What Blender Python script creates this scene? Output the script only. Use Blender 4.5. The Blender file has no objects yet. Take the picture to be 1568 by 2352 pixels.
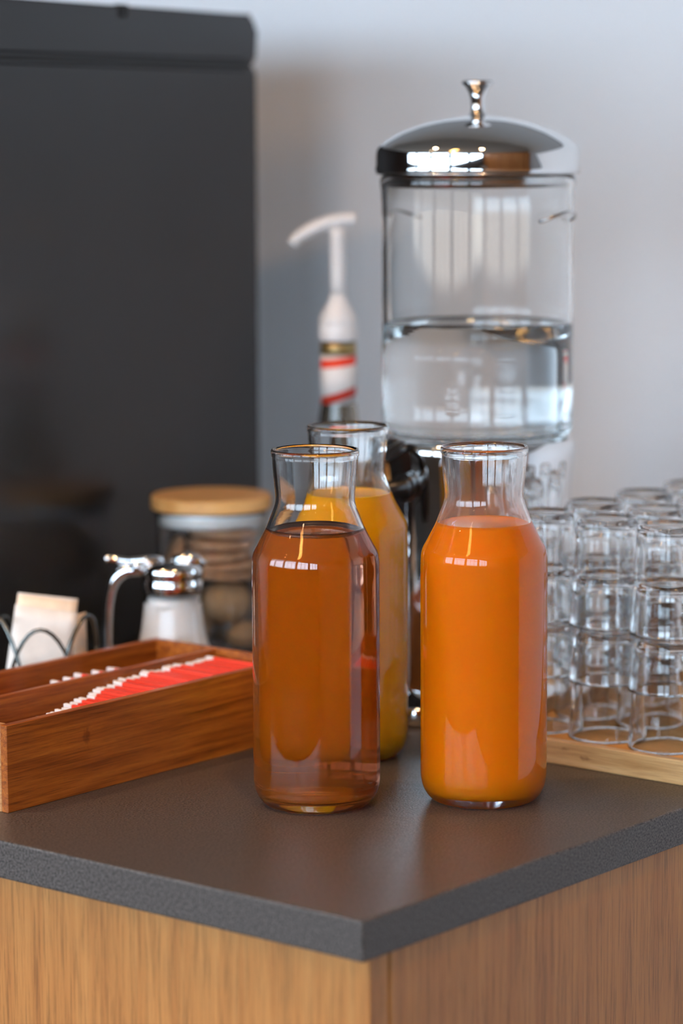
import bpy, bmesh, math, random
from mathutils import Vector, Matrix
random.seed(7)
SC = bpy.context.scene
COL = SC.collection
PI = math.pi
ZC = 0.90                                   # height of the worktop above the floor
# the counter's own frame: u runs along its front edge (to the left), v runs back towards the wall
ANG = math.radians(50.8)
CX, CY = 0.012, 1.7254
E2 = Vector((math.cos(ANG), math.sin(ANG), 0)); E1 = Vector((-math.sin(ANG), math.cos(ANG), 0))
def W(u, v, z=0.0):
    p = E1 * u + E2 * v
    return Vector((CX + p.x, CY + p.y, ZC + z))

# ------------------------------------------------------------------ camera
cd = bpy.data.cameras.new('camera'); cam = bpy.data.objects.new('camera', cd); COL.objects.link(cam)
PITCH, ROLL = math.radians(7.93), math.radians(0.28)
fw = Vector((0, math.cos(PITCH), -math.sin(PITCH))); up0 = Vector((0, math.sin(PITCH), math.cos(PITCH))); rt0 = Vector((1, 0, 0))
rt = rt0 * math.cos(ROLL) - up0 * math.sin(ROLL); up = rt0 * math.sin(ROLL) + up0 * math.cos(ROLL)
m = Matrix((rt, up, -fw)).transposed().to_4x4(); m.translation = Vector((0, 0, ZC + 0.5))
cam.matrix_world = m
cd.sensor_fit = 'VERTICAL'; cd.sensor_height = 36.0; cd.sensor_width = 24.0
cd.lens = 6500.0 / 2352.0 * 36.0
cd.clip_start = 0.05; cd.clip_end = 200
cd.dof.use_dof = True; cd.dof.focus_distance = 2.075; cd.dof.aperture_fstop = 3.4
SC.camera = cam

# ------------------------------------------------------------------ light and exposure
SC.view_settings.view_transform = 'Standard'; SC.view_settings.look = 'None'
SC.view_settings.exposure = 0.0; SC.view_settings.gamma = 1.0; SC.view_settings.use_curve_mapping = False
SKY = 12.0
w = bpy.data.worlds.new('sky'); SC.world = w; w.use_nodes = True
nt = w.node_tree; nt.nodes.clear()
o = nt.nodes.new('ShaderNodeOutputWorld'); bg = nt.nodes.new('ShaderNodeBackground')
tc = nt.nodes.new('ShaderNodeTexCoord'); sp = nt.nodes.new('ShaderNodeSeparateXYZ'); rp = nt.nodes.new('ShaderNodeValToRGB')
rp.color_ramp.elements[0].position = 0.495; rp.color_ramp.elements[0].color = (0.28, 0.27, 0.25, 1)
rp.color_ramp.elements[1].position = 0.515; rp.color_ramp.elements[1].color = (0.63, 0.81, 1.0, 1)
mp = nt.nodes.new('ShaderNodeMapRange'); mp.inputs['From Min'].default_value = -1
nt.links.new(tc.outputs['Generated'], sp.inputs[0]); nt.links.new(sp.outputs['Z'], mp.inputs['Value'])
nt.links.new(mp.outputs['Result'], rp.inputs['Fac']); nt.links.new(rp.outputs['Color'], bg.inputs['Color'])
bg.inputs['Strength'].default_value = SKY; nt.links.new(bg.outputs[0], o.inputs[0])
WIN = [(-3.22, -1.8), (-1.6, -0.15), (0.05, 1.5), (1.7, 3.15), (3.35, 4.8)]   # window bays (u range)
SILL, HEAD, VF = 0.08, 1.62, -3.4           # sill and head above the worktop level, window wall at v = VF
for i, (a, b) in enumerate(WIN):            # portals: they only guide the sky light through the openings
    ld = bpy.data.lights.new('window_portal', 'AREA'); ld.shape = 'RECTANGLE'; ld.size = b - a; ld.size_y = HEAD - SILL
    ld.cycles.is_portal = True
    lo = bpy.data.objects.new('window_portal', ld); COL.objects.link(lo)
    lo.location = W((a + b) / 2, VF - 0.02, (SILL + HEAD) / 2)
    lo.rotation_euler = Matrix((E1, Vector((0, 0, 1)), E1.cross(Vector((0, 0, 1))))).transposed().to_euler()
cy = SC.cycles
cy.use_adaptive_sampling = True; cy.adaptive_threshold = 0.02; cy.max_bounces = 22; cy.transmission_bounces = 20; cy.glossy_bounces = 8; cy.diffuse_bounces = 5; cy.transparent_max_bounces = 16
cy.sample_clamp_indirect = 30.0; cy.blur_glossy = 0.3; cy.use_denoising = True

# ------------------------------------------------------------------ helpers
def mat(name):
    m = bpy.data.materials.new(name); m.use_nodes = True; n = m.node_tree; n.nodes.clear()
    out = n.nodes.new('ShaderNodeOutputMaterial'); p = n.nodes.new('ShaderNodeBsdfPrincipled')
    n.links.new(p.outputs[0], out.inputs['Surface'])
    return m, n, p, out
def node(n, kind, **kw):
    x = n.nodes.new(kind)
    for k, v in kw.items():
        if k in x.inputs: x.inputs[k].default_value = v
        else: setattr(x, k, v)
    return x
def plain(name, c, rough=0.5, metal=0.0, spec=0.5, var=0.06, scale=60, bump=0.0, **kw):
    m, n, p, out = mat(name)
    t = node(n, 'ShaderNodeTexCoord'); no = node(n, 'ShaderNodeTexNoise', Scale=scale, Detail=3.0)
    n.links.new(t.outputs['Object'], no.inputs['Vector'])
    r = node(n, 'ShaderNodeValToRGB'); e = r.color_ramp.elements
    e[0].position = 0.3; e[1].position = 0.7
    e[0].color = tuple(x * (1 - var) for x in c) + (1,); e[1].color = tuple(min(1, x * (1 + var)) for x in c) + (1,)
    n.links.new(no.outputs['Fac'], r.inputs['Fac']); n.links.new(r.outputs['Color'], p.inputs['Base Color'])
    p.inputs['Roughness'].default_value = rough; p.inputs['Metallic'].default_value = metal
    p.inputs['Specular IOR Level'].default_value = spec
    for k, v in kw.items(): p.inputs[k].default_value = v
    if bump:
        b = node(n, 'ShaderNodeBump', Strength=bump, Distance=0.001)
        n.links.new(no.outputs['Fac'], b.inputs['Height']); n.links.new(b.outputs[0], p.inputs['Normal'])
    return m
def wood(name, dark, mid, light, stretch, fine=1.0, rough=0.4, bands=None, nodes=None, pore=0.35):
    """stretch: scale per local axis (small along the grain)"""
    m, n, p, out = mat(name)
    t = node(n, 'ShaderNodeTexCoord'); mp = node(n, 'ShaderNodeMapping'); mp.inputs['Scale'].default_value = stretch
    n.links.new(t.outputs['Object'], mp.inputs['Vector'])
    a = node(n, 'ShaderNodeTexNoise', Scale=1.0 * fine, Detail=4.0, Roughness=0.6, Distortion=0.3)
    b = node(n, 'ShaderNodeTexNoise', Scale=5.0 * fine, Detail=5.0, Roughness=0.7)
    n.links.new(mp.outputs[0], a.inputs['Vector']); n.links.new(mp.outputs[0], b.inputs['Vector'])
    r = node(n, 'ShaderNodeValToRGB'); e = r.color_ramp.elements
    e[0].position = 0.32; e[0].color = (*dark, 1); e[1].position = 0.7; e[1].color = (*light, 1)
    x = e.new(0.5); x.color = (*mid, 1)
    n.links.new(a.outputs['Fac'], r.inputs['Fac'])
    r2 = node(n, 'ShaderNodeValToRGB'); e = r2.color_ramp.elements
    e[0].position = 0.36; e[0].color = (1 - pore, 1 - pore, 1 - pore, 1); e[1].position = 0.52; e[1].color = (1, 1, 1, 1)
    n.links.new(b.outputs['Fac'], r2.inputs['Fac'])
    mx = node(n, 'ShaderNodeMixRGB', blend_type='MULTIPLY'); mx.inputs[0].default_value = 1
    n.links.new(r.outputs[0], mx.inputs[1]); n.links.new(r2.outputs[0], mx.inputs[2])
    col = mx.outputs[0]
    for (cx, cy_, cz, sx, sy, sz) in (nodes or []):            # bamboo nodes: small knuckle marks
        mq = node(n, 'ShaderNodeMapping', vector_type='POINT')
        mq.inputs['Location'].default_value = (-cx / sx, -cy_ / sy, -cz / sz); mq.inputs['Scale'].default_value = (1 / sx, 1 / sy, 1 / sz)
        n.links.new(t.outputs['Object'], mq.inputs['Vector'])
        ln = node(n, 'ShaderNodeVectorMath', operation='LENGTH'); n.links.new(mq.outputs[0], ln.inputs[0])
        wv = node(n, 'ShaderNodeTexNoise', Scale=260.0, Detail=2.0); n.links.new(t.outputs['Object'], wv.inputs['Vector'])
        ad = node(n, 'ShaderNodeMath', operation='ADD'); n.links.new(ln.outputs['Value'], ad.inputs[0]); n.links.new(wv.outputs['Fac'], ad.inputs[1])
        rr = node(n, 'ShaderNodeValToRGB'); e = rr.color_ramp.elements
        e[0].position = 0.62; e[0].color = (0.62, 0.55, 0.5, 1); e[1].position = 1.0; e[1].color = (1, 1, 1, 1)
        n.links.new(ad.outputs[0], rr.inputs['Fac'])
        m2 = node(n, 'ShaderNodeMixRGB', blend_type='MULTIPLY'); m2.inputs[0].default_value = 1
        n.links.new(col, m2.inputs[1]); n.links.new(rr.outputs[0], m2.inputs[2]); col = m2.outputs[0]
    n.links.new(col, p.inputs['Base Color'])
    bp = node(n, 'ShaderNodeBump', Strength=0.12, Distance=0.0005); n.links.new(b.outputs['Fac'], bp.inputs['Height'])
    n.links.new(bp.outputs[0], p.inputs['Normal']); p.inputs['Roughness'].default_value = rough
    return m

def obj(name, bm, material, parent=None, smooth=False, loc=None, rotz=None):
    me = bpy.data.meshes.new(name)
    bmesh.ops.recalc_face_normals(bm, faces=bm.faces)
    bm.to_mesh(me); bm.free()
    for mm in (material if isinstance(material, (list, tuple)) else [material]): me.materials.append(mm)
    if smooth:
        for f in me.polygons: f.use_smooth = True
    o = bpy.data.objects.new(name, me); COL.objects.link(o)
    if parent is not None: o.parent = parent
    if loc is not None: o.location = loc
    if rotz is not None: o.rotation_euler = (0, 0, rotz)
    return o
def tag(o, label, cat, group=None, kind=None):
    o['label'] = label; o['category'] = cat
    if group: o['group'] = group
    if kind: o['kind'] = kind
    return o
def thing(name, label, cat, loc, rotz=ANG, group=None):
    o = bpy.data.objects.new(name, None); COL.objects.link(o); o.empty_display_size = 0.02
    o.location = loc; o.rotation_euler = (0, 0, rotz)
    return tag(o, label, cat, group)
def struct(o):
    o['kind'] = 'structure'; return o
def box(bm, x0, x1, y0, y1, z0, z1, bev=0.0, seg=2):
    vs = [bm.verts.new(p) for p in ((x0,y0,z0),(x1,y0,z0),(x1,y1,z0),(x0,y1,z0),(x0,y0,z1),(x1,y0,z1),(x1,y1,z1),(x0,y1,z1))]
    fs = [bm.faces.new([vs[i] for i in q]) for q in ((0,3,2,1),(4,5,6,7),(0,1,5,4),(1,2,6,5),(2,3,7,6),(3,0,4,7))]
    if bev:
        es = list({e for f in fs for e in f.edges})
        bmesh.ops.bevel(bm, geom=es, offset=bev, segments=seg, affect='EDGES', profile=0.5)
    return bm
def newbox(*a, **k): return box(bmesh.new(), *a, **k)
def lathe(bm, prof, segs=64, closed=False, c=(0, 0)):
    rings = []
    for r, z in prof:
        if r < 1e-6: rings.append([bm.verts.new((c[0], c[1], z))])
        else: rings.append([bm.verts.new((c[0] + r * math.cos(2*PI*i/segs), c[1] + r * math.sin(2*PI*i/segs), z)) for i in range(segs)])
    pairs = list(zip(rings, rings[1:]))
    if closed: pairs.append((rings[-1], rings[0]))
    for A, B in pairs:
        for i in range(segs):
            j = (i + 1) % segs
            if len(A) == 1 and len(B) == 1: continue
            if len(A) == 1: bm.faces.new((A[0], B[i], B[j]))
            elif len(B) == 1: bm.faces.new((A[i], B[0], A[j]))
            else: bm.faces.new((A[i], B[i], B[j], A[j]))
    return bm
def newlathe(*a, **k): return lathe(bmesh.new(), *a, **k)
def spline(pts, n=4):
    out = []
    P = [pts[0]] + list(pts) + [pts[-1]]
    for i in range(1, len(P) - 2):
        p0, p1, p2, p3 = P[i-1], P[i], P[i+1], P[i+2]
        for k in range(n):
            t = k / n
            out.append(tuple(0.5 * ((2*b) + (-a + c)*t + (2*a - 5*b + 4*c - d)*t*t + (-a + 3*b - 3*c + d)*t**3) for a, b, c, d in zip(p0, p1, p2, p3)))
    out.append(tuple(pts[-1])); return out
def tube(bm, pts, rad, segs=12, closed=False):
    pts = [Vector(p) for p in pts]; N = len(pts)
    rads = rad if isinstance(rad, (list, tuple)) else [rad] * N
    rings = []; nrm = None
    for i, p in enumerate(pts):
        if closed: t = (pts[(i+1) % N] - pts[i-1])
        else: t = pts[min(i+1, N-1)] - pts[max(i-1, 0)]
        t.normalize()
        if nrm is None:
            nrm = t.orthogonal().normalized()
        nrm = (nrm - t * nrm.dot(t)).normalized(); b = t.cross(nrm)
        rings.append([bm.verts.new(p + (nrm * math.cos(2*PI*k/segs) + b * math.sin(2*PI*k/segs)) * rads[i]) for k in range(segs)])
    pr = list(zip(rings, rings[1:]))
    if closed: pr.append((rings[-1], rings[0]))
    for A, B in pr:
        for k in range(segs):
            j = (k+1) % segs; bm.faces.new((A[k], A[j], B[j], B[k]))
    if not closed:
        bm.faces.new(rings[0][::-1]); bm.faces.new(rings[-1])
    return bm
def newtube(*a, **k): return tube(bmesh.new(), *a, **k)

# ------------------------------------------------------------------ materials
M = {}
M['wall'] = plain('painted_wall', (0.80, 0.835, 0.875), 0.6, var=0.012, scale=300, bump=0.05)
M['ceiling'] = plain('ceiling_paint', (0.34, 0.33, 0.32), 0.8, var=0.03, scale=5)
M['floor'] = plain('floor_stone', (0.075, 0.060, 0.050), 0.4, var=0.15, scale=6)
M['wall_dark'] = plain('dark_painted_wall', (0.10, 0.095, 0.09), 0.6, var=0.03, scale=30)
M['soffit'] = plain('soffit_grey', (0.27, 0.28, 0.30), 0.6, var=0.03, scale=30)
M['frame'] = plain('window_frame', (0.08, 0.08, 0.085), 0.4)
M['panelwood'] = wood('room_panel_wood', (0.34, 0.12, 0.03), (0.46, 0.18, 0.05), (0.55, 0.24, 0.08), (14, 14, 1.2), 1.0, 0.45)
M['oak'] = wood('oak_veneer', (0.40, 0.148, 0.034), (0.475, 0.19, 0.046), (0.54, 0.232, 0.062), (75, 75, 2.4), 1.7, 0.45, pore=0.40)
BN = [(0.083, 0.0, 0.043, 0.010, 0.05, 0.020)]
M['bamboo_long'] = wood('bamboo_long', (0.20, 0.044, 0.004), (0.37, 0.095, 0.009), (0.50, 0.150, 0.016), (7, 150, 230), 1.0, 0.36, nodes=BN, pore=0.42)
M['bamboo_cross'] = wood('bamboo_cross', (0.40, 0.16, 0.05), (0.55, 0.26, 0.095), (0.66, 0.36, 0.15), (150, 8, 240), 1.0, 0.38, pore=0.22)
M['tray_long'] = wood('tray_wood', (0.42, 0.24, 0.09), (0.56, 0.35, 0.15), (0.66, 0.45, 0.22), (160, 7, 170), 1.0, 0.4, nodes=[(0.0, 0.146, 0.0135, 0.05, 0.009, 0.0035), (0.0, 0.126, 0.0085, 0.05, 0.012, 0.0045)], pore=0.18)
M['tray_floor'] = wood('tray_floor_wood', (0.62, 0.32, 0.10), (0.74, 0.42, 0.15), (0.82, 0.51, 0.22), (90, 7, 90), 1.0, 0.7, pore=0.12)
M['lidwood'] = wood('lid_wood', (0.82, 0.40, 0.12), (0.90, 0.48, 0.16), (0.94, 0.54, 0.20), (6, 90, 90), 1.0, 0.45, pore=0.1)
M['chrome'] = plain('chrome', (0.80, 0.80, 0.80), 0.04, 1.0, var=0.01)
M['steel'] = plain('steel', (0.62, 0.61, 0.60), 0.16, 1.0, var=0.03)
M['wire'] = plain('dark_wire', (0.16, 0.17, 0.16), 0.25, 1.0, var=0.1)
M['black'] = plain('black_plastic', (0.012, 0.012, 0.013), 0.28, var=0.1)
M['machine'] = plain('machine_black', (0.018, 0.018, 0.0195), 0.22, var=0.25, scale=6, spec=0.36)
M['machine_dark'] = plain('machine_gap', (0.006, 0.006, 0.006), 0.6)
M['white'] = plain('white_plastic', (0.82, 0.82, 0.82), 0.35, var=0.02)
M['sugar'] = plain('white_sugar', (0.95, 0.94, 0.92), 0.8, var=0.05, scale=900, bump=0.3)
M['cookie'] = plain('cookie_biscuit', (0.56, 0.33, 0.19), 0.85, var=0.22, scale=220, bump=0.4)
M['cookie2'] = plain('cookie_ball', (0.50, 0.32, 0.17), 0.85, var=0.15, scale=260, bump=0.4)
M['packet'] = plain('packet_paper', (0.80, 0.76, 0.70), 0.6, var=0.08, scale=70)
M['packet2'] = plain('packet_paper_peach', (0.86, 0.68, 0.50), 0.6, var=0.12, scale=50)
M['red'] = plain('red_paper', (0.86, 0.055, 0.022), 0.4, var=0.06, scale=160)
M['crimp'] = plain('crimped_white_paper', (0.88, 0.84, 0.82), 0.6, var=0.04, scale=200)
M['gold'] = plain('gold_foil', (0.50, 0.38, 0.16), 0.35, 0.8)

def glass(name, ior=1.48, col=(0.985, 0.99, 0.99), rough=0.0, film=None):
    m, n, p, out = mat(name)
    p.inputs['Base Color'].default_value = (*col, 1); p.inputs['Transmission Weight'].default_value = 1
    p.inputs['Roughness'].default_value = rough; p.inputs['IOR'].default_value = ior
    if film:                                         # faint dried film left inside the neck
        (fc, z0, z1, amt) = film
        d = node(n, 'ShaderNodeBsdfTranslucent'); d.inputs['Color'].default_value = (*fc, 1)
        d2 = node(n, 'ShaderNodeBsdfDiffuse'); d2.inputs['Color'].default_value = (*fc, 1)
        ms = node(n, 'ShaderNodeMixShader'); ms.inputs[0].default_value = 0.5
        n.links.new(d.outputs[0], ms.inputs[1]); n.links.new(d2.outputs[0], ms.inputs[2])
        t = node(n, 'ShaderNodeTexCoord'); s = node(n, 'ShaderNodeSeparateXYZ'); n.links.new(t.outputs['Object'], s.inputs[0])
        mr = node(n, 'ShaderNodeMapRange'); mr.inputs['From Min'].default_value = z0; mr.inputs['From Max'].default_value = z1
        mr.inputs['To Min'].default_value = amt; mr.inputs['To Max'].default_value = 0.0
        no = node(n, 'ShaderNodeTexNoise', Scale=35.0, Detail=2.0); n.links.new(t.outputs['Object'], no.inputs['Vector'])
        n.links.new(s.outputs['Z'], mr.inputs['Value'])
        mu = node(n, 'ShaderNodeMath', operation='MULTIPLY'); n.links.new(mr.outputs[0], mu.inputs[0]); n.links.new(no.outputs['Fac'], mu.inputs[1])
        lo = node(n, 'ShaderNodeMapRange'); lo.inputs['From Min'].default_value = z0 - 0.003; lo.inputs['From Max'].default_value = z0 + 0.002
        n.links.new(s.outputs['Z'], lo.inputs['Value'])
        m3 = node(n, 'ShaderNodeMath', operation='MULTIPLY'); n.links.new(mu.outputs[0], m3.inputs[0]); n.links.new(lo.outputs[0], m3.inputs[1]); mu = m3
        mm = node(n, 'ShaderNodeMixShader'); n.links.new(mu.outputs[0], mm.inputs[0])
        n.links.new(p.outputs[0], mm.inputs[1]); n.links.new(ms.outputs[0], mm.inputs[2])
        n.links.new(mm.outputs[0], out.inputs['Surface'])
    return m
M['glass'] = glass('clear_glass')
M['glass_film'] = glass('clear_glass_with_juice_film', film=((0.85, 0.55, 0.42), 0.2085, 0.256, 0.30))
M['glass_film_y'] = glass('clear_glass_with_pale_film', film=((0.85, 0.75, 0.55), 0.210, 0.252, 0.10))
M['glass_drum'] = glass('drum_glass', 1.47, (0.988, 0.996, 0.993))
M['darkglass'] = glass('syrup_bottle_glass', 1.48, (0.55, 0.50, 0.42))
M['water'] = glass('water', 1.33, (0.985, 0.995, 0.995))

def juice(name, col, sss, rad):
    m, n, p, out = mat(name)
    t = node(n, 'ShaderNodeTexCoord'); no = node(n, 'ShaderNodeTexNoise', Scale=12.0, Detail=2.0); n.links.new(t.outputs['Object'], no.inputs['Vector'])
    r = node(n, 'ShaderNodeValToRGB'); e = r.color_ramp.elements
    e[0].position = 0.3; e[0].color = (*[c * 0.94 for c in col], 1); e[1].position = 0.7; e[1].color = (*col, 1)
    n.links.new(no.outputs['Fac'], r.inputs['Fac']); n.links.new(r.outputs[0], p.inputs['Base Color'])
    p.inputs['Subsurface Weight'].default_value = sss; p.inputs['Subsurface Radius'].default_value = rad; p.inputs['Subsurface Scale'].default_value = 0.01
    p.inputs['Roughness'].default_value = 0.25; p.inputs['IOR'].default_value = 1.33; p.inputs['Specular IOR Level'].default_value = 0.1
    return m
M['orange_juice'] = juice('orange_juice', (0.97, 0.27, 0.003), 0.5, (1.0, 0.4, 0.05))
M['yellow_juice'] = juice('yellow_juice', (1.0, 0.50, 0.006), 0.5, (1.0, 0.5, 0.05))
def tea():
    m, n, p, out = mat('amber_tea')
    n.nodes.remove(p)
    g = node(n, 'ShaderNodeBsdfRefraction', IOR=1.33, Roughness=0.0)
    gl = node(n, 'ShaderNodeBsdfGlass', IOR=1.33, Roughness=0.0)
    tr = node(n, 'ShaderNodeBsdfDiffuse'); tr.inputs['Color'].default_value = (0.60, 0.15, 0.006, 1)
    mx = node(n, 'ShaderNodeMixShader'); mx.inputs[0].default_value = 0.32
    n.links.new(gl.outputs[0], mx.inputs[1]); n.links.new(tr.outputs[0], mx.inputs[2])
    n.nodes.remove(g)
    n.links.new(mx.outputs[0], out.inputs['Surface'])
    ab = node(n, 'ShaderNodeVolumeAbsorption', Density=17.0); ab.inputs['Color'].default_value = (0.86, 0.30, 0.0, 1)
    n.links.new(ab.outputs[0], out.inputs['Volume'])
    return m
M['tea'] = tea()
M['meniscus'] = plain('painted_refraction_dark', (0.035, 0.012, 0.009), 0.3, var=0.1)  # dark edge that refraction gives a liquid surface, painted as colour

def stone():
    m, n, p, out = mat('dark_composite_stone')
    t = node(n, 'ShaderNodeTexCoord')
    a = node(n, 'ShaderNodeTexNoise', Scale=640.0, Detail=3.0, Roughness=0.6); b = node(n, 'ShaderNodeTexNoise', Scale=90.0, Detail=3.0)
    n.links.new(t.outputs['Object'], a.inputs['Vector']); n.links.new(t.outputs['Object'], b.inputs['Vector'])
    r = node(n, 'ShaderNodeValToRGB'); e = r.color_ramp.elements
    e[0].position = 0.34; e[0].color = (0.012, 0.010, 0.009, 1); e[1].position = 0.66; e[1].color = (0.145, 0.122, 0.109, 1)
    n.links.new(a.outputs['Fac'], r.inputs['Fac']); n.links.new(r.outputs[0], p.inputs['Base Color'])
    ad = node(n, 'ShaderNodeMath', operation='ADD'); n.links.new(a.outputs['Fac'], ad.inputs[0]); n.links.new(b.outputs['Fac'], ad.inputs[1])
    bp = node(n, 'ShaderNodeBump', Strength=0.42, Distance=0.0006); n.links.new(ad.outputs[0], bp.inputs['Height']); n.links.new(bp.outputs[0], p.inputs['Normal'])
    p.inputs['Roughness'].default_value = 0.40; p.inputs['Specular IOR Level'].default_value = 0.35
    return m
M['stone'] = stone()

# ------------------------------------------------------------------ the room (walls as slabs with depth, in world axes rotated by ANG)
U0, U1, VB = -3.35, 5.5, 1.05
ZF, ZT = -ZC, 1.95
def slab(name, u0, u1, v0, v1, z0, z1, material):
    return obj(name, newbox(v0, v1, u0, u1, z0, z1), material, loc=W(0, 0), rotz=ANG)
struct(slab('floor', U0 - .1, U1 + .1, VF - .1, VB + .1, ZF - 0.1, ZF, M['floor']))
struct(slab('ceiling', U0 - .1, U1 + .1, VF - .1, VB + .1, ZT, ZT + 0.1, M['ceiling']))
struct(slab('wall_back', U0, U1, VB, VB + 0.1, ZF, ZT, M['wall']))
struct(slab('trim_1', U0, U1, VB - 0.03, VB, 0.74, ZT, M['soffit']))
struct(slab('wall_right', U0 - 0.1, U0, VF, VB, ZF, ZT, M['panelwood']))
struct(slab('wall_left', U1, U1 + 0.1, VF, VB, ZF, ZT, M['wall']))
bm = bmesh.new()
box(bm, VF - 0.1, VF, U0, U1, ZF, SILL); box(bm, VF - 0.1, VF, U0, U1, HEAD, ZT)
edges = [U0] + [x for ab in WIN for x in ab] + [U1]
for a, b in zip(edges[0::2], edges[1::2]): box(bm, VF - 0.1, VF, a, b, SILL, HEAD)
struct(obj('wall_front', bm, M['wall_dark'], loc=W(0, 0), rotz=ANG))
for k, (a, b) in enumerate(WIN):
    bm = bmesh.new(); f = 0.045
    box(bm, VF - 0.08, VF - 0.02, a, b, SILL, SILL + f); box(bm, VF - 0.08, VF - 0.02, a, b, HEAD - f, HEAD)
    box(bm, VF - 0.08, VF - 0.02, a, a + f, SILL, HEAD); box(bm, VF - 0.08, VF - 0.02, b - f, b, SILL, HEAD)
    for q in (1, 2): 
        c = a + (b - a) * q / 3; box(bm, VF - 0.07, VF - 0.03, c - 0.015, c + 0.015, SILL, HEAD)
    box(bm, VF - 0.07, VF - 0.03, a, b, HEAD - 0.42, HEAD - 0.39)
    struct(obj('window_%d' % (k + 1), bm, M['frame'], loc=W(0, 0), rotz=ANG))

def emis(name, c, s):
    m, n, p, out = mat(name); p.inputs['Base Color'].default_value = (*c, 1)
    p.inputs['Emission Color'].default_value = (*c, 1); p.inputs['Emission Strength'].default_value = s
    return m
M['warm'] = emis('warm_lamp', (1.0, 0.52, 0.14), 30.0); M['warmspot'] = emis('warm_spot_lamp', (1.0, 0.72, 0.42), 40.0)
# linear ceiling luminaire with four parallel tubes, and three downlights (behind the camera; they show as reflections), plus two added over the counter to warm its top
t = thing('ceiling_lamp', 'linear ceiling lamp of four warm parallel tubes', 'lamp', W(0.10, -1.55, ZT))
obj('housing', newbox(-0.62, 0.62, -0.11, 0.11, -0.03, 0.0, bev=0.004), M['frame'], t)
for k in range(4): obj('lamp_tube', newtube([(-0.58, -0.075 + 0.05*k, -0.05), (0.58, -0.075 + 0.05*k, -0.05)], 0.013, 12), M['warm'], t, smooth=True)
for q, (u, v) in enumerate(((1.3, -1.9), (-0.1, -2.6), (-1.9, -2.2), (0.9, -0.5), (-0.5, -0.35))):
    t = thing('downlight', ['round warm downlight nearest the left wall', 'round warm downlight beside the long lamp', 'round warm downlight nearest the wooden wall', 'added round warm downlight above the left of the counter', 'added round warm downlight above the corner of the counter'][q], 'lamp', W(u, v, ZT))
    obj('trim_ring', newlathe([(0.055, 0), (0.07, -0.002), (0.07, -0.012), (0.055, -0.012)], 32, closed=True), M['steel'], t, smooth=True)
    obj('bulb', newlathe([(0, -0.008), (0.05, -0.008), (0.05, -0.003), (0, -0.003)], 32), M['warmspot'], t)
    ld = bpy.data.lights.new('downlight_beam', 'SPOT'); ld.energy = 20 if v < -1 else 48; ld.color = (1.0, 0.56, 0.27); ld.shadow_soft_size = 0.05; ld.spot_size = 2.0; ld.spot_blend = 0.8
    lo = bpy.data.objects.new('downlight_beam', ld); COL.objects.link(lo); lo.location = W(u, v, ZT - 0.06)

# ------------------------------------------------------------------ counter and cabinet
ct = obj('countertop', newbox(0, VB - 0.003, 0, 2.6, -0.0275, 0, bev=0.0016, seg=2), M['stone'], loc=W(0, 0), rotz=ANG)
tag(ct, 'dark grey speckled stone worktop with an eased front edge', 'countertop')
cb = thing('cabinet', 'oak veneered cabinet under the dark stone worktop', 'cabinet', W(0, 0, -ZC))
HB = ZC - 0.0275
obj('front_panel', newbox(0.012, 0.031, 0.004, 2.59, 0.08, HB, bev=0.0006, seg=1), M['oak'], cb)
obj('side_panel', newbox(0.0335, VB - 0.002, 0.004, 0.023, 0.08, HB, bev=0.0006, seg=1), M['oak'], cb)
obj('carcass', newbox(0.0312, VB - 0.003, 0.0232, 2.58, 0.08, HB - 0.0005), M['frame'], cb)
obj('plinth', newbox(0.06, VB - 0.003, 0.05, 2.58, 0.0, 0.08), M['frame'], cb)

# ------------------------------------------------------------------ carafes
outer = [(0.0364, 0.0006), (0.0385, 0.0013), (0.0410, 0.0036), (0.0433, 0.0068), (0.0452, 0.0112), (0.0462, 0.0165), (0.0466, 0.0225), (0.0466, 0.06), (0.0466, 0.12),
         (0.0466, 0.165), (0.0464, 0.180), (0.0459, 0.1845), (0.0449, 0.1880), (0.0425, 0.1925), (0.0391, 0.1990), (0.0356, 0.2060), (0.0331, 0.2125), (0.0312, 0.2172),
         (0.0298, 0.2210), (0.02905, 0.2250), (0.0291, 0.2300), (0.0297, 0.2370), (0.03045, 0.2450), (0.0309, 0.2513), (0.0312, 0.2570)]
def full_outer():
    return spline(outer, 3)
def r_outer(z):
    P = full_outer()
    for (r0, z0), (r1, z1) in zip(P, P[1:]):
        if z0 <= z <= z1: return r0 + (r1 - r0) * (z - z0) / max(1e-9, z1 - z0)
    return P[-1][0] if z > P[-1][1] else P[0][0]
TH = 0.0024
def inner_prof(zmax, off):
    """inside wall from bottom centre upwards"""
    P = [(0.0, 0.0092), (0.015, 0.0088), (0.026, 0.0082), (0.0325, 0.0083), (0.0370, 0.0098), (0.0402, 0.0128), (0.0424, 0.0172), (0.0436, 0.0225), (0.0442, 0.029)]
    P = [(max(0, r + (off if r > 0.03 else 0)), z - off * 0.5) for r, z in P]
    z = 0.034
    while z < zmax - 0.0005:
        P.append((r_outer(z) - TH + off, z)); z += 0.0022 if z > 0.17 else 0.012
    P.append((r_outer(zmax) - TH + off, zmax))
    return P
def carafe_mesh():
    o = [(0.0, 0.0018), (0.022, 0.0016), (0.033, 0.0008), (0.035, 0.0)] + full_outer()
    rim = [(0.0319, 0.2580), (0.0322, 0.2598), (0.0321, 0.2614), (0.0314, 0.2626), (0.0303, 0.2627), (0.0294, 0.2617), (0.0290, 0.2600)]
    inn = inner_prof(0.2570, 0.0)[::-1]
    return newlathe(o + rim + inn, 96)
carafe_me = None
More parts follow.
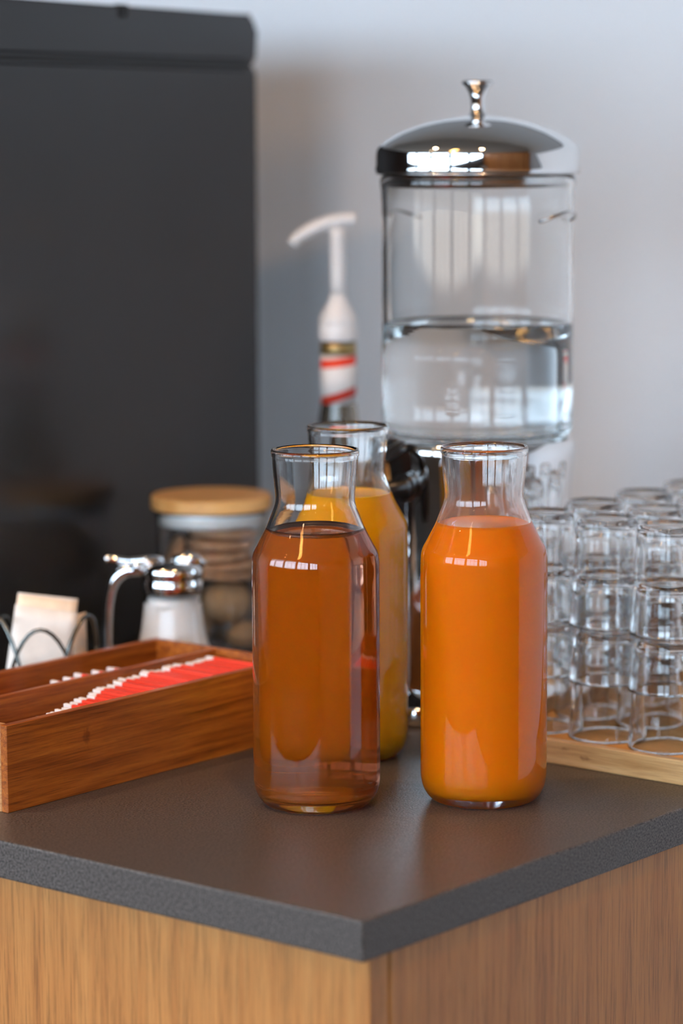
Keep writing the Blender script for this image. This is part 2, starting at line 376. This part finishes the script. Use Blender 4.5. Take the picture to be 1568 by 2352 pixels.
def carafe(u, v, label, level, liquid_mat, gm, liquid_name, meniscus=None):
    global carafe_me
    t = thing('glass_carafe', label, 'carafe', W(u, v), 0.0, 'glass carafes on the worktop')
    b = obj('glass_body', carafe_mesh(), gm, t, smooth=True)
    P = inner_prof(level, 0.00035)
    r = P[-1][0]
    if meniscus: P += [(r - 0.0004, level - 0.0008), (r - 0.0012, level - 0.0018), (r - 0.0026, level - 0.0025), (r - 0.005, level - 0.0028), (0, level - 0.0028)]
    else: P += [(r - 0.0007, level - 0.0004), (r - 0.002, level - 0.0006), (0, level - 0.0006)]
    obj(liquid_name, newlathe(P, 96), liquid_mat, t, smooth=True)
    if meniscus:  # added ring: the meniscus's optical darkening painted as a solid part
        mo = obj('painted_refraction_ring', newlathe([(r - 0.0042, level - 0.0030), (r - 0.0024, level - 0.0021), (r - 0.0010, level - 0.0010), (r - 0.0002, level + 0.0006), (r + 0.0001, level - 0.0014), (r - 0.0010, level - 0.0026), (r - 0.0024, level - 0.0034)], 96, closed=True), M['meniscus'], t, smooth=True)
        mo['label'] = 'painted dark ring for the refraction round the tea surface'
    return t
carafe(0.2206, 0.2214, 'clear glass carafe of dark amber iced tea beside the bamboo box', 0.2043, M['tea'], M['glass'], 'iced_tea', True)
carafe(0.1329, 0.3088, 'clear glass carafe of bright orange juice nearest the glass tray', 0.2070, M['orange_juice'], M['glass_film'], 'orange_juice')
carafe(0.3036, 0.3615, 'clear glass carafe of yellow juice half hidden behind the iced tea', 0.2095, M['yellow_juice'], M['glass_film_y'], 'yellow_juice')

# ------------------------------------------------------------------ bamboo box and sachets
BX, BY, BH, BT = 0.325, 0.155, 0.065, 0.0065
bx = thing('wooden_box', 'reddish brown bamboo box with two compartments, left on the worktop', 'box', W(0.377, 0.058))
obj('side_panel', newbox(0, BX, 0, BT, 0, BH, bev=0.0005, seg=1), M['bamboo_long'], bx)
obj('side_panel', newbox(0, BX, BY - BT, BY, 0, BH, bev=0.0005, seg=1), M['bamboo_long'], bx)
obj('end_panel', newbox(0.0, BT, BT + 0.0001, BY - BT - 0.0001, 0, BH, bev=0.0005, seg=1), M['bamboo_cross'], bx)
obj('end_panel', newbox(BX - BT, BX, BT + 0.0001, BY - BT - 0.0001, 0, BH, bev=0.0005, seg=1), M['bamboo_long'], bx)
DY = 0.0815
obj('divider', newbox(BT, BX - BT, DY, DY + 0.005, 0.004, BH - 0.0005, bev=0.0004, seg=1), M['bamboo_long'], bx)
obj('base_panel', newbox(BT, BX - BT, BT, BY - BT, 0.0, 0.004), M['bamboo_long'], bx)
def sachet(i, x, y, z, wdt, h, lean, group, label):
    """card standing across the compartment: x along the box, width along y"""
    t = thing('sugar_sachet', label, 'sachet', W(0.377, 0.058), ANG, group)
    t.location = W(0.377 + y, 0.058 + x, z); t.rotation_euler = (0, 0, ANG + random.uniform(-0.008, 0.008))
    def card(y0, y1, mt, nm):
        bm = bmesh.new(); box(bm, -0.0016, 0.0016, y0, y1, 0, h, bev=0.0004, seg=1)
        bmesh.ops.rotate(bm, verts=bm.verts, cent=(0, 0, 0), matrix=Matrix.Rotation(lean, 3, 'Y'))
        obj(nm, bm, mt, t)
    card(0, wdt - 0.0085, M['red'], 'paper_body'); card(wdt - 0.0085, wdt, M['crimp'], 'crimped_end')
N = 38
def SL(i):
    if i == 0: return 'red sachet nearest the viewer, its white end exposed most in the bamboo box'
    if i == 1: return 'second red sachet from the near end of the row in the bamboo box'
    if i == N - 1: return 'red sachet farthest back, against the far end of the bamboo box'
    return 'red paper sachet with white crimped end, within the front row of the bamboo box'
for i in range(N):
    f = i / (N - 1)
    x = 0.062 + 0.248 * (1.2 * f - 0.2 * f * f) + random.uniform(-0.0005, 0.0005)
    h = 0.0485 + 0.0075 * min(1, f * 1.6) + random.uniform(-0.0010, 0.0012)
    w_ = 0.034 + 0.0355 * min(1, f * 2.0) + random.choice((-0.0036, -0.0012, 0.0, 0.0014)) + random.uniform(-0.0008, 0.0006)
    sachet(i, x, BT + 0.0022, 0.0045, w_, h, 0.0, 'red sachets in the front compartment', SL(i))
for i in range(9):
    sachet(i, 0.178 + i * 0.0085, DY + 0.0075, 0.0045, 0.040 + random.uniform(-0.003, 0.003), 0.050 + 0.002 * (i % 2), 0.0, 'sachets in the rear compartment',
           'sachet with white crimped end in the rear compartment of the bamboo box')

# ------------------------------------------------------------------ tray with stacked tumblers
TV0, TV1, TU0, TU1, TH_ = 0.432, 0.83, 0.008, 0.2575, 0.0193
tr = thing('wooden_tray', 'pale wooden tray under the upturned drinking glasses', 'tray', W(0, TV0))
L = TV1 - TV0
obj('rim_board', newbox(0, 0.0075, TU0, TU1, 0, TH_, bev=0.001, seg=2), M['tray_long'], tr)
obj('rim_board', newbox(L - 0.0075, L, TU0, TU1, 0, TH_, bev=0.001, seg=2), M['tray_long'], tr)
obj('rim_board', newbox(0.0076, L - 0.0076, TU0, TU0 + 0.0035, 0, TH_, bev=0.0008, seg=2), M['tray_long'], tr)
obj('rim_board', newbox(0.0076, L - 0.0076, TU1 - 0.0035, TU1, 0, TH_, bev=0.0008, seg=2), M['tray_long'], tr)
obj('tray_floor', newbox(0.0076, L - 0.0076, TU0 + 0.0036, TU1 - 0.0036, 0.002, 0.008), M['tray_floor'], tr)
GH, GS = 0.087, 0.0455
def tumbler_mesh():
    R0, R1, th = 0.0303, 0.0243, 0.0029
    k = (R0 - R1) / GH
    P = [(0.0, GH - 0.0022), (0.017, GH - 0.0020), (0.0195, GH - 0.0004), (0.0212, GH), (0.0232, GH - 0.0008), (0.0243, GH - 0.003)]
    for q in range(1, 8): z = GH - 0.003 - (GH - 0.006) * q / 8; P.append((R0 - k * z, z))
    P += [(R0, 0.003), (R0 + 0.0001, 0.0012), (R0 - 0.0006, 0.0001), (R0 - 0.0016, 0.0), (R0 - 0.0025, 0.0006), (R0 - th, 0.0025)]
    for q in range(1, 8): z = 0.0025 + (GH - 0.0125) * q / 8; P.append((R0 - th - k * z, z))
    P += [(R1 - th - 0.0002, GH - 0.010), (R1 - th - 0.0022, GH - 0.0075), (0.014, GH - 0.0068), (0, GH - 0.0066)]
    return newlathe(P, 56)
STK = {  # (u index, v index): how the label names the stack
    (0, 0): 'stack cut by the right edge of the photo', (1, 0): 'front stack just right of the orange juice',
    (2, 0): 'stack half hidden by the orange juice carafe', (1, 1): 'second-row stack between the two front stacks',
    (2, 1): 'second-row stack left behind the front stack', (2, 2): 'third-row stack seen above the gap',
    (1, 2): 'third-row stack at the right edge of the photo', (2, 3): 'rearmost stack by the wall'}
g0 = None
for (iu, iv), nm in STK.items():
    u = 0.0995 + 0.0605 * iu + random.uniform(-0.001, 0.001); v = 0.508 + 0.0735 * iv + random.uniform(-0.002, 0.002)
    if iu == 2: u = min(u, 0.2225)
    n = 3
    for k in range(n):
        lab = '%s glass tumbler, upside down, in the %s' % (['lowest', 'middle', 'topmost'][k], nm)
        if g0 is None:
            g0 = obj('glass_tumbler', tumbler_mesh(), M['glass'], smooth=True); g = g0
        else:
            g = g0.copy(); COL.objects.link(g)
        g.location = W(u, v, 0.0081 + GS * k); tag(g, lab, 'glass', 'stacked tumblers on the tray')

# ------------------------------------------------------------------ drinks dispenser
dp = thing('drinks_dispenser', 'glass water dispenser with domed chrome lid on a chrome stand', 'dispenser', Vector((0.1163, 2.405, ZC)), 0.0)
RD = 0.0812
obj('stand', newlathe([(0, 0.0), (0.088, 0.0), (0.090, 0.003), (0.090, 0.010), (0.087, 0.013), (0.083, 0.016), (0.0815, 0.022), (0.0805, 0.03), (0.0800, 0.10), (0.0800, 0.150),
    (0.0805, 0.175), (0.0815, 0.195), (0.083, 0.212), (0.0835, 0.222), (0.0825, 0.2285), (0.080, 0.2305), (0.070, 0.2305), (0.0, 0.2300)], 96), M['chrome'], dp, smooth=True)
gp = [(0, 0.2312), (0.070, 0.2312), (0.0775, 0.2322), (0.0803, 0.2350), (RD, 0.2400)] + [(RD, 0.2400 + 0.0195 * q) for q in range(1, 10)] + \
     [(RD, 0.4270), (RD + 0.0006, 0.4380), (RD + 0.0016, 0.4440), (RD + 0.0016, 0.4480), (RD, 0.4520), (RD - 0.003, 0.4525), (RD - 0.0036, 0.4490)] + \
     [(RD - 0.0036, 0.4270)] + [(RD - 0.0036, 0.4270 - 0.0195 * q) for q in range(1, 10)] + [(RD - 0.0036, 0.2420), (0.0755, 0.2385), (0.070, 0.2372), (0, 0.2370)]
obj('glass_drum', newlathe(gp, 96), M['glass_drum'], dp, smooth=True)
RI = RD - 0.0036 + 0.0003
obj('water', newlathe([(0, 0.2368), (0.070, 0.2370), (0.0757, 0.2383), (RI, 0.2420), (RI, 0.27), (RI, 0.30), (RI, 0.3275), (RI - 0.0009, 0.3268), (RI - 0.003, 0.3262), (0, 0.3262)], 96), M['water'], dp, smooth=True)
lid = obj('lid', newlathe([(0.0862, 0.4545), (0.0868, 0.4560), (0.0868, 0.4580), (0.0862, 0.4600), (0.0860, 0.4700), (0.0854, 0.4735), (0.0835, 0.4765), (0.078, 0.4808), (0.068, 0.4866), (0.056, 0.4918),
    (0.042, 0.4962), (0.026, 0.4992), (0.0115, 0.5008), (0.0075, 0.5014), (0.006, 0.5040), (0.0055, 0.5090), (0.0060, 0.5150), (0.0078, 0.5210), (0.0108, 0.5252), (0.0132, 0.5275), (0.0138, 0.5292), (0.0125, 0.5305), (0.007, 0.5300), (0, 0.5294)], 96), M['chrome'], dp, smooth=True)
obj('lid_liner', newlathe([(0.0768, 0.4440), (0.0772, 0.4425), (0.0768, 0.4470), (0.0768, 0.4545), (0.0862, 0.4547), (0.0862, 0.4530), (0.0790, 0.4528), (0.0758, 0.4520), (0.0756, 0.4430)], 96), M['steel'], dp, smooth=True)
# spigot points towards the customer's side (-v)
dv = -E2; sd = Vector((-E1.x, -E1.y, 0))
sv = Vector((-0.743, -0.669, 0)); sw = Vector((-sv.y, sv.x, 0))
def P3(a, b, z): q = sv * a + sw * b; return (q.x, q.y, z)
obj('spigot', newtube([P3(0.076, 0, 0.1937), P3(0.0815, 0, 0.1937), P3(0.0816, 0, 0.1937), P3(0.0880, 0, 0.1937), P3(0.0890, 0, 0.1937), P3(0.0891, 0, 0.1937), P3(0.130, 0, 0.1925), P3(0.1320, 0, 0.1925)],
    [0.010, 0.0110, 0.0118, 0.0118, 0.0105, 0.0072, 0.0078, 0.0068], 24), M['black'], dp, smooth=True)
obj('spout', newtube([P3(0.120, 0, 0.200), P3(0.121, 0, 0.185), P3(0.123, 0, 0.166), P3(0.123, 0, 0.158)], [0.0075, 0.0100, 0.0085, 0.0075], 20), M['black'], dp, smooth=True)
obj('lever', newtube([P3(0.121, 0, 0.196), P3(0.1185, 0, 0.208), P3(0.1155, 0, 0.216), P3(0.110, 0, 0.2205), P3(0.098, 0, 0.2250), P3(0.088, 0.0, 0.2290), P3(0.086, 0.0, 0.2298)], [0.0075, 0.0060, 0.0050, 0.0048, 0.0050, 0.0048, 0.0030], 16), M['black'], dp, smooth=True)
obj('drip_tray', newlathe([(0, 0.0), (0.042, 0.0), (0.045, 0.002), (0.045, 0.015), (0.0435, 0.017), (0.041, 0.016), (0.040, 0.013), (0, 0.012)], 56, c=(dv.x * 0.088, dv.y * 0.088)), M['chrome'], dp, smooth=True)
for s in (1, -1):                                   # small wire carrying handles on both sides of the drum
    pts = []
    for q in range(13):
        a = -0.27 + 0.54 * q / 12
        rr = RD + 0.001 + 0.012 * math.sin(PI * q / 12) ** 0.6
        d = sd * (s * math.cos(a)) + dv * math.sin(a)
        pts.append((d.x * rr, d.y * rr, 0.4145 + 0.0075 * math.sin(PI * q / 12)))
    obj('drum_handle', newtube(pts, 0.0014, 10), M['steel'], dp, smooth=True)

# ------------------------------------------------------------------ syrup bottle with pump
sb = thing('pump_bottle', 'syrup bottle with white pump and red striped neck label by the dispenser', 'bottle', Vector((-0.0023, 2.65, ZC)), 0.0)
nk = 0.0158
obj('bottle_body', newlathe([(0, 0.002), (0.030, 0), (0.0345, 0.002), (0.0355, 0.006), (0.0355, 0.05), (0.0355, 0.11), (0.0350, 0.140), (0.033, 0.160), (0.028, 0.180), (0.0225, 0.200), (0.0188, 0.218), (nk + 0.001, 0.232),
    (nk, 0.24), (nk, 0.280), (nk + 0.001, 0.288), (nk, 0.293), (nk - 0.003, 0.293), (nk - 0.003, 0.24), (0.018, 0.205), (0.030, 0.165), (0.0325, 0.14), (0.0325, 0.01), (0, 0.008)], 48), M['darkglass'], sb, smooth=True)
obj('syrup', newlathe([(0, 0.0082), (0.0323, 0.0102), (0.0323, 0.13), (0, 0.13)], 40), plain('syrup', (0.75, 0.68, 0.58), 0.3), sb, smooth=True)
def label_mat():
    m, n, p, out = mat('neck_label_paper')
    t = node(n, 'ShaderNodeTexCoord'); s = node(n, 'ShaderNodeSeparateXYZ'); n.links.new(t.outputs['Object'], s.inputs[0])
    def band(z0, k, w_):
        a = node(n, 'ShaderNodeMath', operation='MULTIPLY'); n.links.new(s.outputs['X'], a.inputs[0]); a.inputs[1].default_value = k
        b = node(n, 'ShaderNodeMath', operation='SUBTRACT'); n.links.new(s.outputs['Z'], b.inputs[0]); n.links.new(a.outputs[0], b.inputs[1])
        c = node(n, 'ShaderNodeMath', operation='COMPARE'); n.links.new(b.outputs[0], c.inputs[0]); c.inputs[1].default_value = z0; c.inputs[2].default_value = w_
        return c.outputs[0]
    ad = node(n, 'ShaderNodeMath', operation='MAXIMUM'); n.links.new(band(0.2735, 0.12, 0.0042), ad.inputs[0]); n.links.new(band(0.2415, 0.30, 0.0040), ad.inputs[1])
    mx = node(n, 'ShaderNodeMixRGB'); mx.inputs[1].default_value = (0.80, 0.78, 0.76, 1); mx.inputs[2].default_value = (0.80, 0.05, 0.02, 1)
    n.links.new(ad.outputs[0], mx.inputs[0]); n.links.new(mx.outputs[0], p.inputs['Base Color']); p.inputs['Roughness'].default_value = 0.5
    return m
obj('neck_label', newlathe([(nk + 0.0003, 0.2345), (nk + 0.0008, 0.2345), (nk + 0.0008, 0.2800), (nk + 0.0003, 0.2800)], 48, closed=True), label_mat(), sb, smooth=True)
obj('foil_band', newlathe([(nk + 0.0003, 0.2802), (nk + 0.0009, 0.2802), (nk + 0.0009, 0.2915), (nk + 0.0003, 0.2915)], 48, closed=True), M['gold'], sb, smooth=True)
obj('pump_collar', newlathe([(nk + 0.0012, 0.2935), (0.0180, 0.2935), (0.0182, 0.2950), (0.0182, 0.3060), (0.0178, 0.3072), (0.0175, 0.3085), (0.0182, 0.3100), (0.0176, 0.3135), (0.0140, 0.3215), (0.0105, 0.3275), (0.0082, 0.3330), (0.0075, 0.3360), (0.0040, 0.3362), (0, 0.3362), (0, 0.293)], 40), M['white'], sb, smooth=True)
obj('pump_stem', newlathe([(0, 0.330), (0.0072, 0.330), (0.0070, 0.350), (0.0072, 0.390), (0.0076, 0.398), (0, 0.398)], 24), M['white'], sb, smooth=True)
obj('pump_spout', newtube(spline([(0.0165, 0, 0.4055), (0.008, 0, 0.4060), (-0.006, 0, 0.4040), (-0.022, 0, 0.3980), (-0.036, 0, 0.3900), (-0.0425, 0, 0.3835)], 4),
    [0.0060 + 0.0006 * min(q, 6) / 6 for q in range(15)] + [0.0062, 0.0060, 0.0056, 0.0054, 0.0052, 0.0050], 16), M['white'], sb, smooth=True)

# ------------------------------------------------------------------ biscuit jar
JR = 0.0515
jr = thing('biscuit_jar', 'glass biscuit jar with round wooden lid before the black machine', 'jar', Vector((-0.1206, 2.60, ZC)), 0.3)
obj('glass_body', newlathe([(0, 0.003), (0.045, 0.0), (0.0495, 0.002), (JR, 0.007)] + [(JR, 0.007 + 0.014 * q) for q in range(1, 10)] + [(JR + 0.0006, 0.138), (JR + 0.0006, 0.142), (JR - 0.002, 0.143), (JR - 0.0025, 0.138)] +
    [(JR - 0.0025, 0.007 + 0.014 * q) for q in range(9, 0, -1)] + [(JR - 0.004, 0.008), (0, 0.0065)], 72), M['glass'], jr, smooth=True)
obj('lid', newlathe([(0, 0.1425), (0.0545, 0.1425), (0.0558, 0.1438), (0.0558, 0.1535), (0.0545, 0.1550), (0, 0.1550)], 72), M['lidwood'], jr)
obj('seal', newlathe([(0, 0.1285), (JR - 0.0035, 0.1285), (JR - 0.0029, 0.130), (JR - 0.0029, 0.1420), (0, 0.1420)], 60), plain('pale_seal', (0.80, 0.80, 0.78), 0.4), jr, smooth=True)
jc = Vector((-0.1206, 2.60, ZC))
def cookie_disc(x, y, z, r, h, rx, ry, label):
    bm = newlathe([(0, 0), (r * 0.9, 0), (r, h * 0.35), (r * 0.98, h * 0.6), (r * 0.8, h * 0.92), (0, h)], 28)
    o = obj('biscuit', bm, M['cookie'], smooth=True, loc=jc + Vector((x, y, z))); o.rotation_euler = (rx, ry, 0)
    tag(o, label, 'biscuit', 'biscuits in the jar')
for k in range(5):
    cookie_disc(0.009 + 0.003 * math.sin(k * 2.1), -0.012, 0.080 + 0.0094 * k, 0.0318, 0.0085, 0.08 * math.sin(k), 0.05 * math.cos(k * 1.7),
                '%s round tan biscuit of the pile inside the jar' % ['lowest', 'second lowest', 'middle', 'second from the top', 'topmost'][k])
cookie_disc(-0.0318, -0.004, 0.093, 0.025, 0.009, 0.2, -1.25, 'tan biscuit standing on edge against the left glass of the jar')
def ball(x, y, z, r, label):
    bm = bmesh.new(); bmesh.ops.create_icosphere(bm, subdivisions=3, radius=r)
    for v_ in bm.verts: v_.co.z *= 0.93; v_.co *= 1 + 0.02 * math.sin(v_.co.x * 400 + x * 999) * math.cos(v_.co.y * 370)
    o = obj('round_biscuit', bm, M['cookie2'], smooth=True, loc=jc + Vector((x, y, z))); tag(o, label, 'biscuit', 'biscuits in the jar')
ball(0.0135, -0.014, 0.0565, 0.0225, 'round tan biscuit ball behind the sugar pourer, upper one')
ball(0.029, -0.010, 0.0240, 0.0160, 'round tan biscuit ball low beside the iced tea carafe')
ball(-0.020, 0.018, 0.0275, 0.0190, 'round tan biscuit ball at the back of the jar')
ball(-0.022, -0.020, 0.0240, 0.0160, 'round tan biscuit ball at the left of the jar')

# ------------------------------------------------------------------ sugar pourer
cr = thing('sugar_pourer', 'glass sugar pourer with chrome top and curved chrome handle', 'pourer', Vector((-0.1452, 2.40, ZC)), 0.0)
prof = spline([(0.040, 0.004), (0.0395, 0.015), (0.0370, 0.030), (0.0325, 0.045), (0.0285, 0.060), (0.0262, 0.075), (0.0248, 0.088), (0.0242, 0.100)], 3)
obj('glass_body', newlathe([(0, 0.0015), (0.036, 0.0)] + prof + [(0.0235, 0.1015)] + [(r - 0.0022, z + (0.004 if i == 0 else 0)) for i, (r, z) in list(enumerate(prof))[::-1]] + [(0, 0.0075)], 64), M['glass'], cr, smooth=True)
sg = obj('sugar', newlathe([(0, 0.0078)] + [(r - 0.0021, max(z, 0.008)) for r, z in prof if z < 0.091] + [(0.0215, 0.0925), (0, 0.0935)], 48), M['sugar'], cr, smooth=True); sg['kind'] = 'stuff'
obj('chrome_collar', newlathe([(0.0246, 0.097), (0.0262, 0.0985), (0.0262, 0.1080), (0.0252, 0.1092), (0.0262, 0.1104), (0.0262, 0.1175), (0.0250, 0.1200), (0.0180, 0.1230), (0, 0.1240)], 56), M['chrome'], cr, smooth=True)
obj('lid_flap', newtube([(0.000, 0, 0.1250), (0.012, 0, 0.1262), (0.021, 0, 0.1245), (0.0275, 0, 0.1200)], [0.004, 0.006, 0.005, 0.003], 12), M['chrome'], cr, smooth=True)
obj('thumb_lever', newtube([(-0.008, 0, 0.1245), (-0.024, 0, 0.1250), (-0.038, 0, 0.1240), (-0.054, 0, 0.1262), (-0.0575, 0, 0.1262)], [0.003, 0.0045, 0.0042, 0.0035, 0.0048], 12), M['chrome'], cr, smooth=True)
obj('handle', newtube(spline([(-0.024, 0, 0.1160), (-0.032, 0, 0.1165), (-0.0415, 0, 0.1150), (-0.0500, 0, 0.1060), (-0.0545, 0, 0.0900), (-0.0562, 0, 0.0700), (-0.0565, 0, 0.0500), (-0.0550, 0, 0.0400)], 4),
    [0.0050 + 0.0018 * math.sin(PI * min(1, q / 14)) - 0.0012 * (q / 28) for q in range(29)], 14), M['chrome'], cr, smooth=True)
obj('hinge', newtube([(-0.030, -0.007, 0.1200), (-0.030, 0.007, 0.1200)], 0.0048, 14), M['chrome'], cr, smooth=True)

# ------------------------------------------------------------------ wire caddy with packets
cc = Vector((-0.2490, 2.335, ZC))
cdy = thing('wire_caddy', 'looped dark wire caddy holding paper sweetener packets at the left edge', 'caddy', cc, 0.0)
R = 0.043
def arc(a0, a1, zt, z0, n=14):
    return [(R * math.cos(a0 + (a1 - a0) * q / n), R * math.sin(a0 + (a1 - a0) * q / n), z0 + (zt - z0) * math.sin(PI * q / n) ** 0.55) for q in range(n + 1)]
for k in range(6):
    a = k * PI / 3 - 0.5; obj('wire_loop', newtube(arc(a - 0.80, a + 0.80, 0.092 if k % 2 == 0 else 0.084, 0.003), 0.0017, 8), M['wire'], cdy, smooth=True)
for z in (0.003, 0.030): obj('wire_ring', newtube([(R * math.cos(2*PI*q/40), R * math.sin(2*PI*q/40), z) for q in range(40)], 0.0016, 8, closed=True), M['steel'], cdy, smooth=True)
obj('base', newlathe([(0, 0.0005), (R - 0.0016, 0.0005), (R - 0.0016, 0.002), (0, 0.002)], 32), M['steel'], cdy)
def packet(x, y, z, rx, ry, rz, w_, h, mt, label):
    bm = bmesh.new(); nx, nz = 8, 8; g = []
    for s in (-1, 1):
        rows = []
        for i in range(nx + 1):
            rows.append([bm.verts.new(((i / nx - .5) * w_, s * (0.0003 + 0.0042 * (math.sin(PI * i / nx) * math.sin(PI * j / nz)) ** 0.6), j / nz * h)) for j in range(nz + 1)])
        g.append(rows)
    for s in (0, 1):
        for i in range(nx):
            for j in range(nz):
                q = [g[s][i][j], g[s][i+1][j], g[s][i+1][j+1], g[s][i][j+1]]; bm.faces.new(q if s == 0 else q[::-1])
    for i in range(nx):
        bm.faces.new((g[0][i][0], g[1][i][0], g[1][i+1][0], g[0][i+1][0])); bm.faces.new((g[0][i][nz], g[0][i+1][nz], g[1][i+1][nz], g[1][i][nz]))
    for j in range(nz):
        bm.faces.new((g[0][0][j], g[0][0][j+1], g[1][0][j+1], g[1][0][j])); bm.faces.new((g[0][nx][j], g[1][nx][j], g[1][nx][j+1], g[0][nx][j+1]))
    o = obj('sweetener_packet', bm, mt, smooth=True, loc=cc + Vector((x, y, z))); o.rotation_euler = (rx, ry, rz)
    tag(o, label, 'packet', 'packets in the wire caddy')
packet(-0.0095, -0.022, 0.012, -0.12, 0.15, 0.02, 0.052, 0.086, M['packet'], 'large white paper packet leaning at the front of the caddy')
packet(-0.0085, -0.012, 0.012, -0.04, 0.13, -0.04, 0.050, 0.0935, M['packet2'], 'peach and white packet second from the front of the caddy')
packet(-0.0080, -0.001, 0.010, 0.0, 0.12, 0.05, 0.050, 0.096, M['packet'], 'white packet in the middle of the caddy')
packet(-0.004, 0.011, 0.008, 0.0, 0.06, 0.0, 0.050, 0.092, M['packet'], 'white packet at the back of the caddy')
packet(0.0285, -0.004, 0.006, 0.0, 0.03, 1.2, 0.024, 0.084, M['packet2'], 'narrow peach packet standing at the right of the caddy')

# ------------------------------------------------------------------ black machine
ma = math.atan2(0.909, 0.416)
mc = thing('coffee_machine', 'tall black appliance with rounded top corner against the grey wall', 'machine', Vector((-0.0823, 2.885, ZC)), ma)
def rounded_side(z0, z1, rc, inset=0.0, x1=0.0):
    bm = bmesh.new(); pts = [(-0.62, z0), (x1 - inset, z0)]
    if rc:
        for q in range(9): a = PI / 2 * q / 8; pts.append((x1 - inset - rc + rc * math.cos(a), z1 - rc + rc * math.sin(a)))
    else: pts.append((x1 - inset, z1))
    pts.append((-0.62, z1))
    A = [bm.verts.new((x, inset, z)) for x, z in pts]; B = [bm.verts.new((x, 0.40 - inset, z)) for x, z in pts]
    bm.faces.new(A); bm.faces.new(B[::-1])
    for i in range(len(pts)):
        j = (i + 1) % len(pts); bm.faces.new((A[j], A[i], B[i], B[j]))
    bmesh.ops.bevel(bm, geom=[e for e in bm.edges if abs(e.verts[0].co.y - e.verts[1].co.y) < 1e-6], offset=0.004, segments=3, affect='EDGES')
    return bm
obj('housing', rounded_side(0.012, 0.5503, 0), M['machine'], mc, smooth=False)
obj('seam_gap', rounded_side(0.5505, 0.5545, 0, 0.003), M['machine_dark'], mc)
obj('top_cover', rounded_side(0.5547, 0.603, 0.016), M['machine'], mc)
obj('foot', newbox(-0.60, -0.02, 0.02, 0.38, 0.0, 0.0118, bev=0.002), M['machine_dark'], mc)
obj('latch', newbox(-0.285, -0.270, -0.002, 0.006, 0.592, 0.604, bev=0.001), M['machine_dark'], mc)
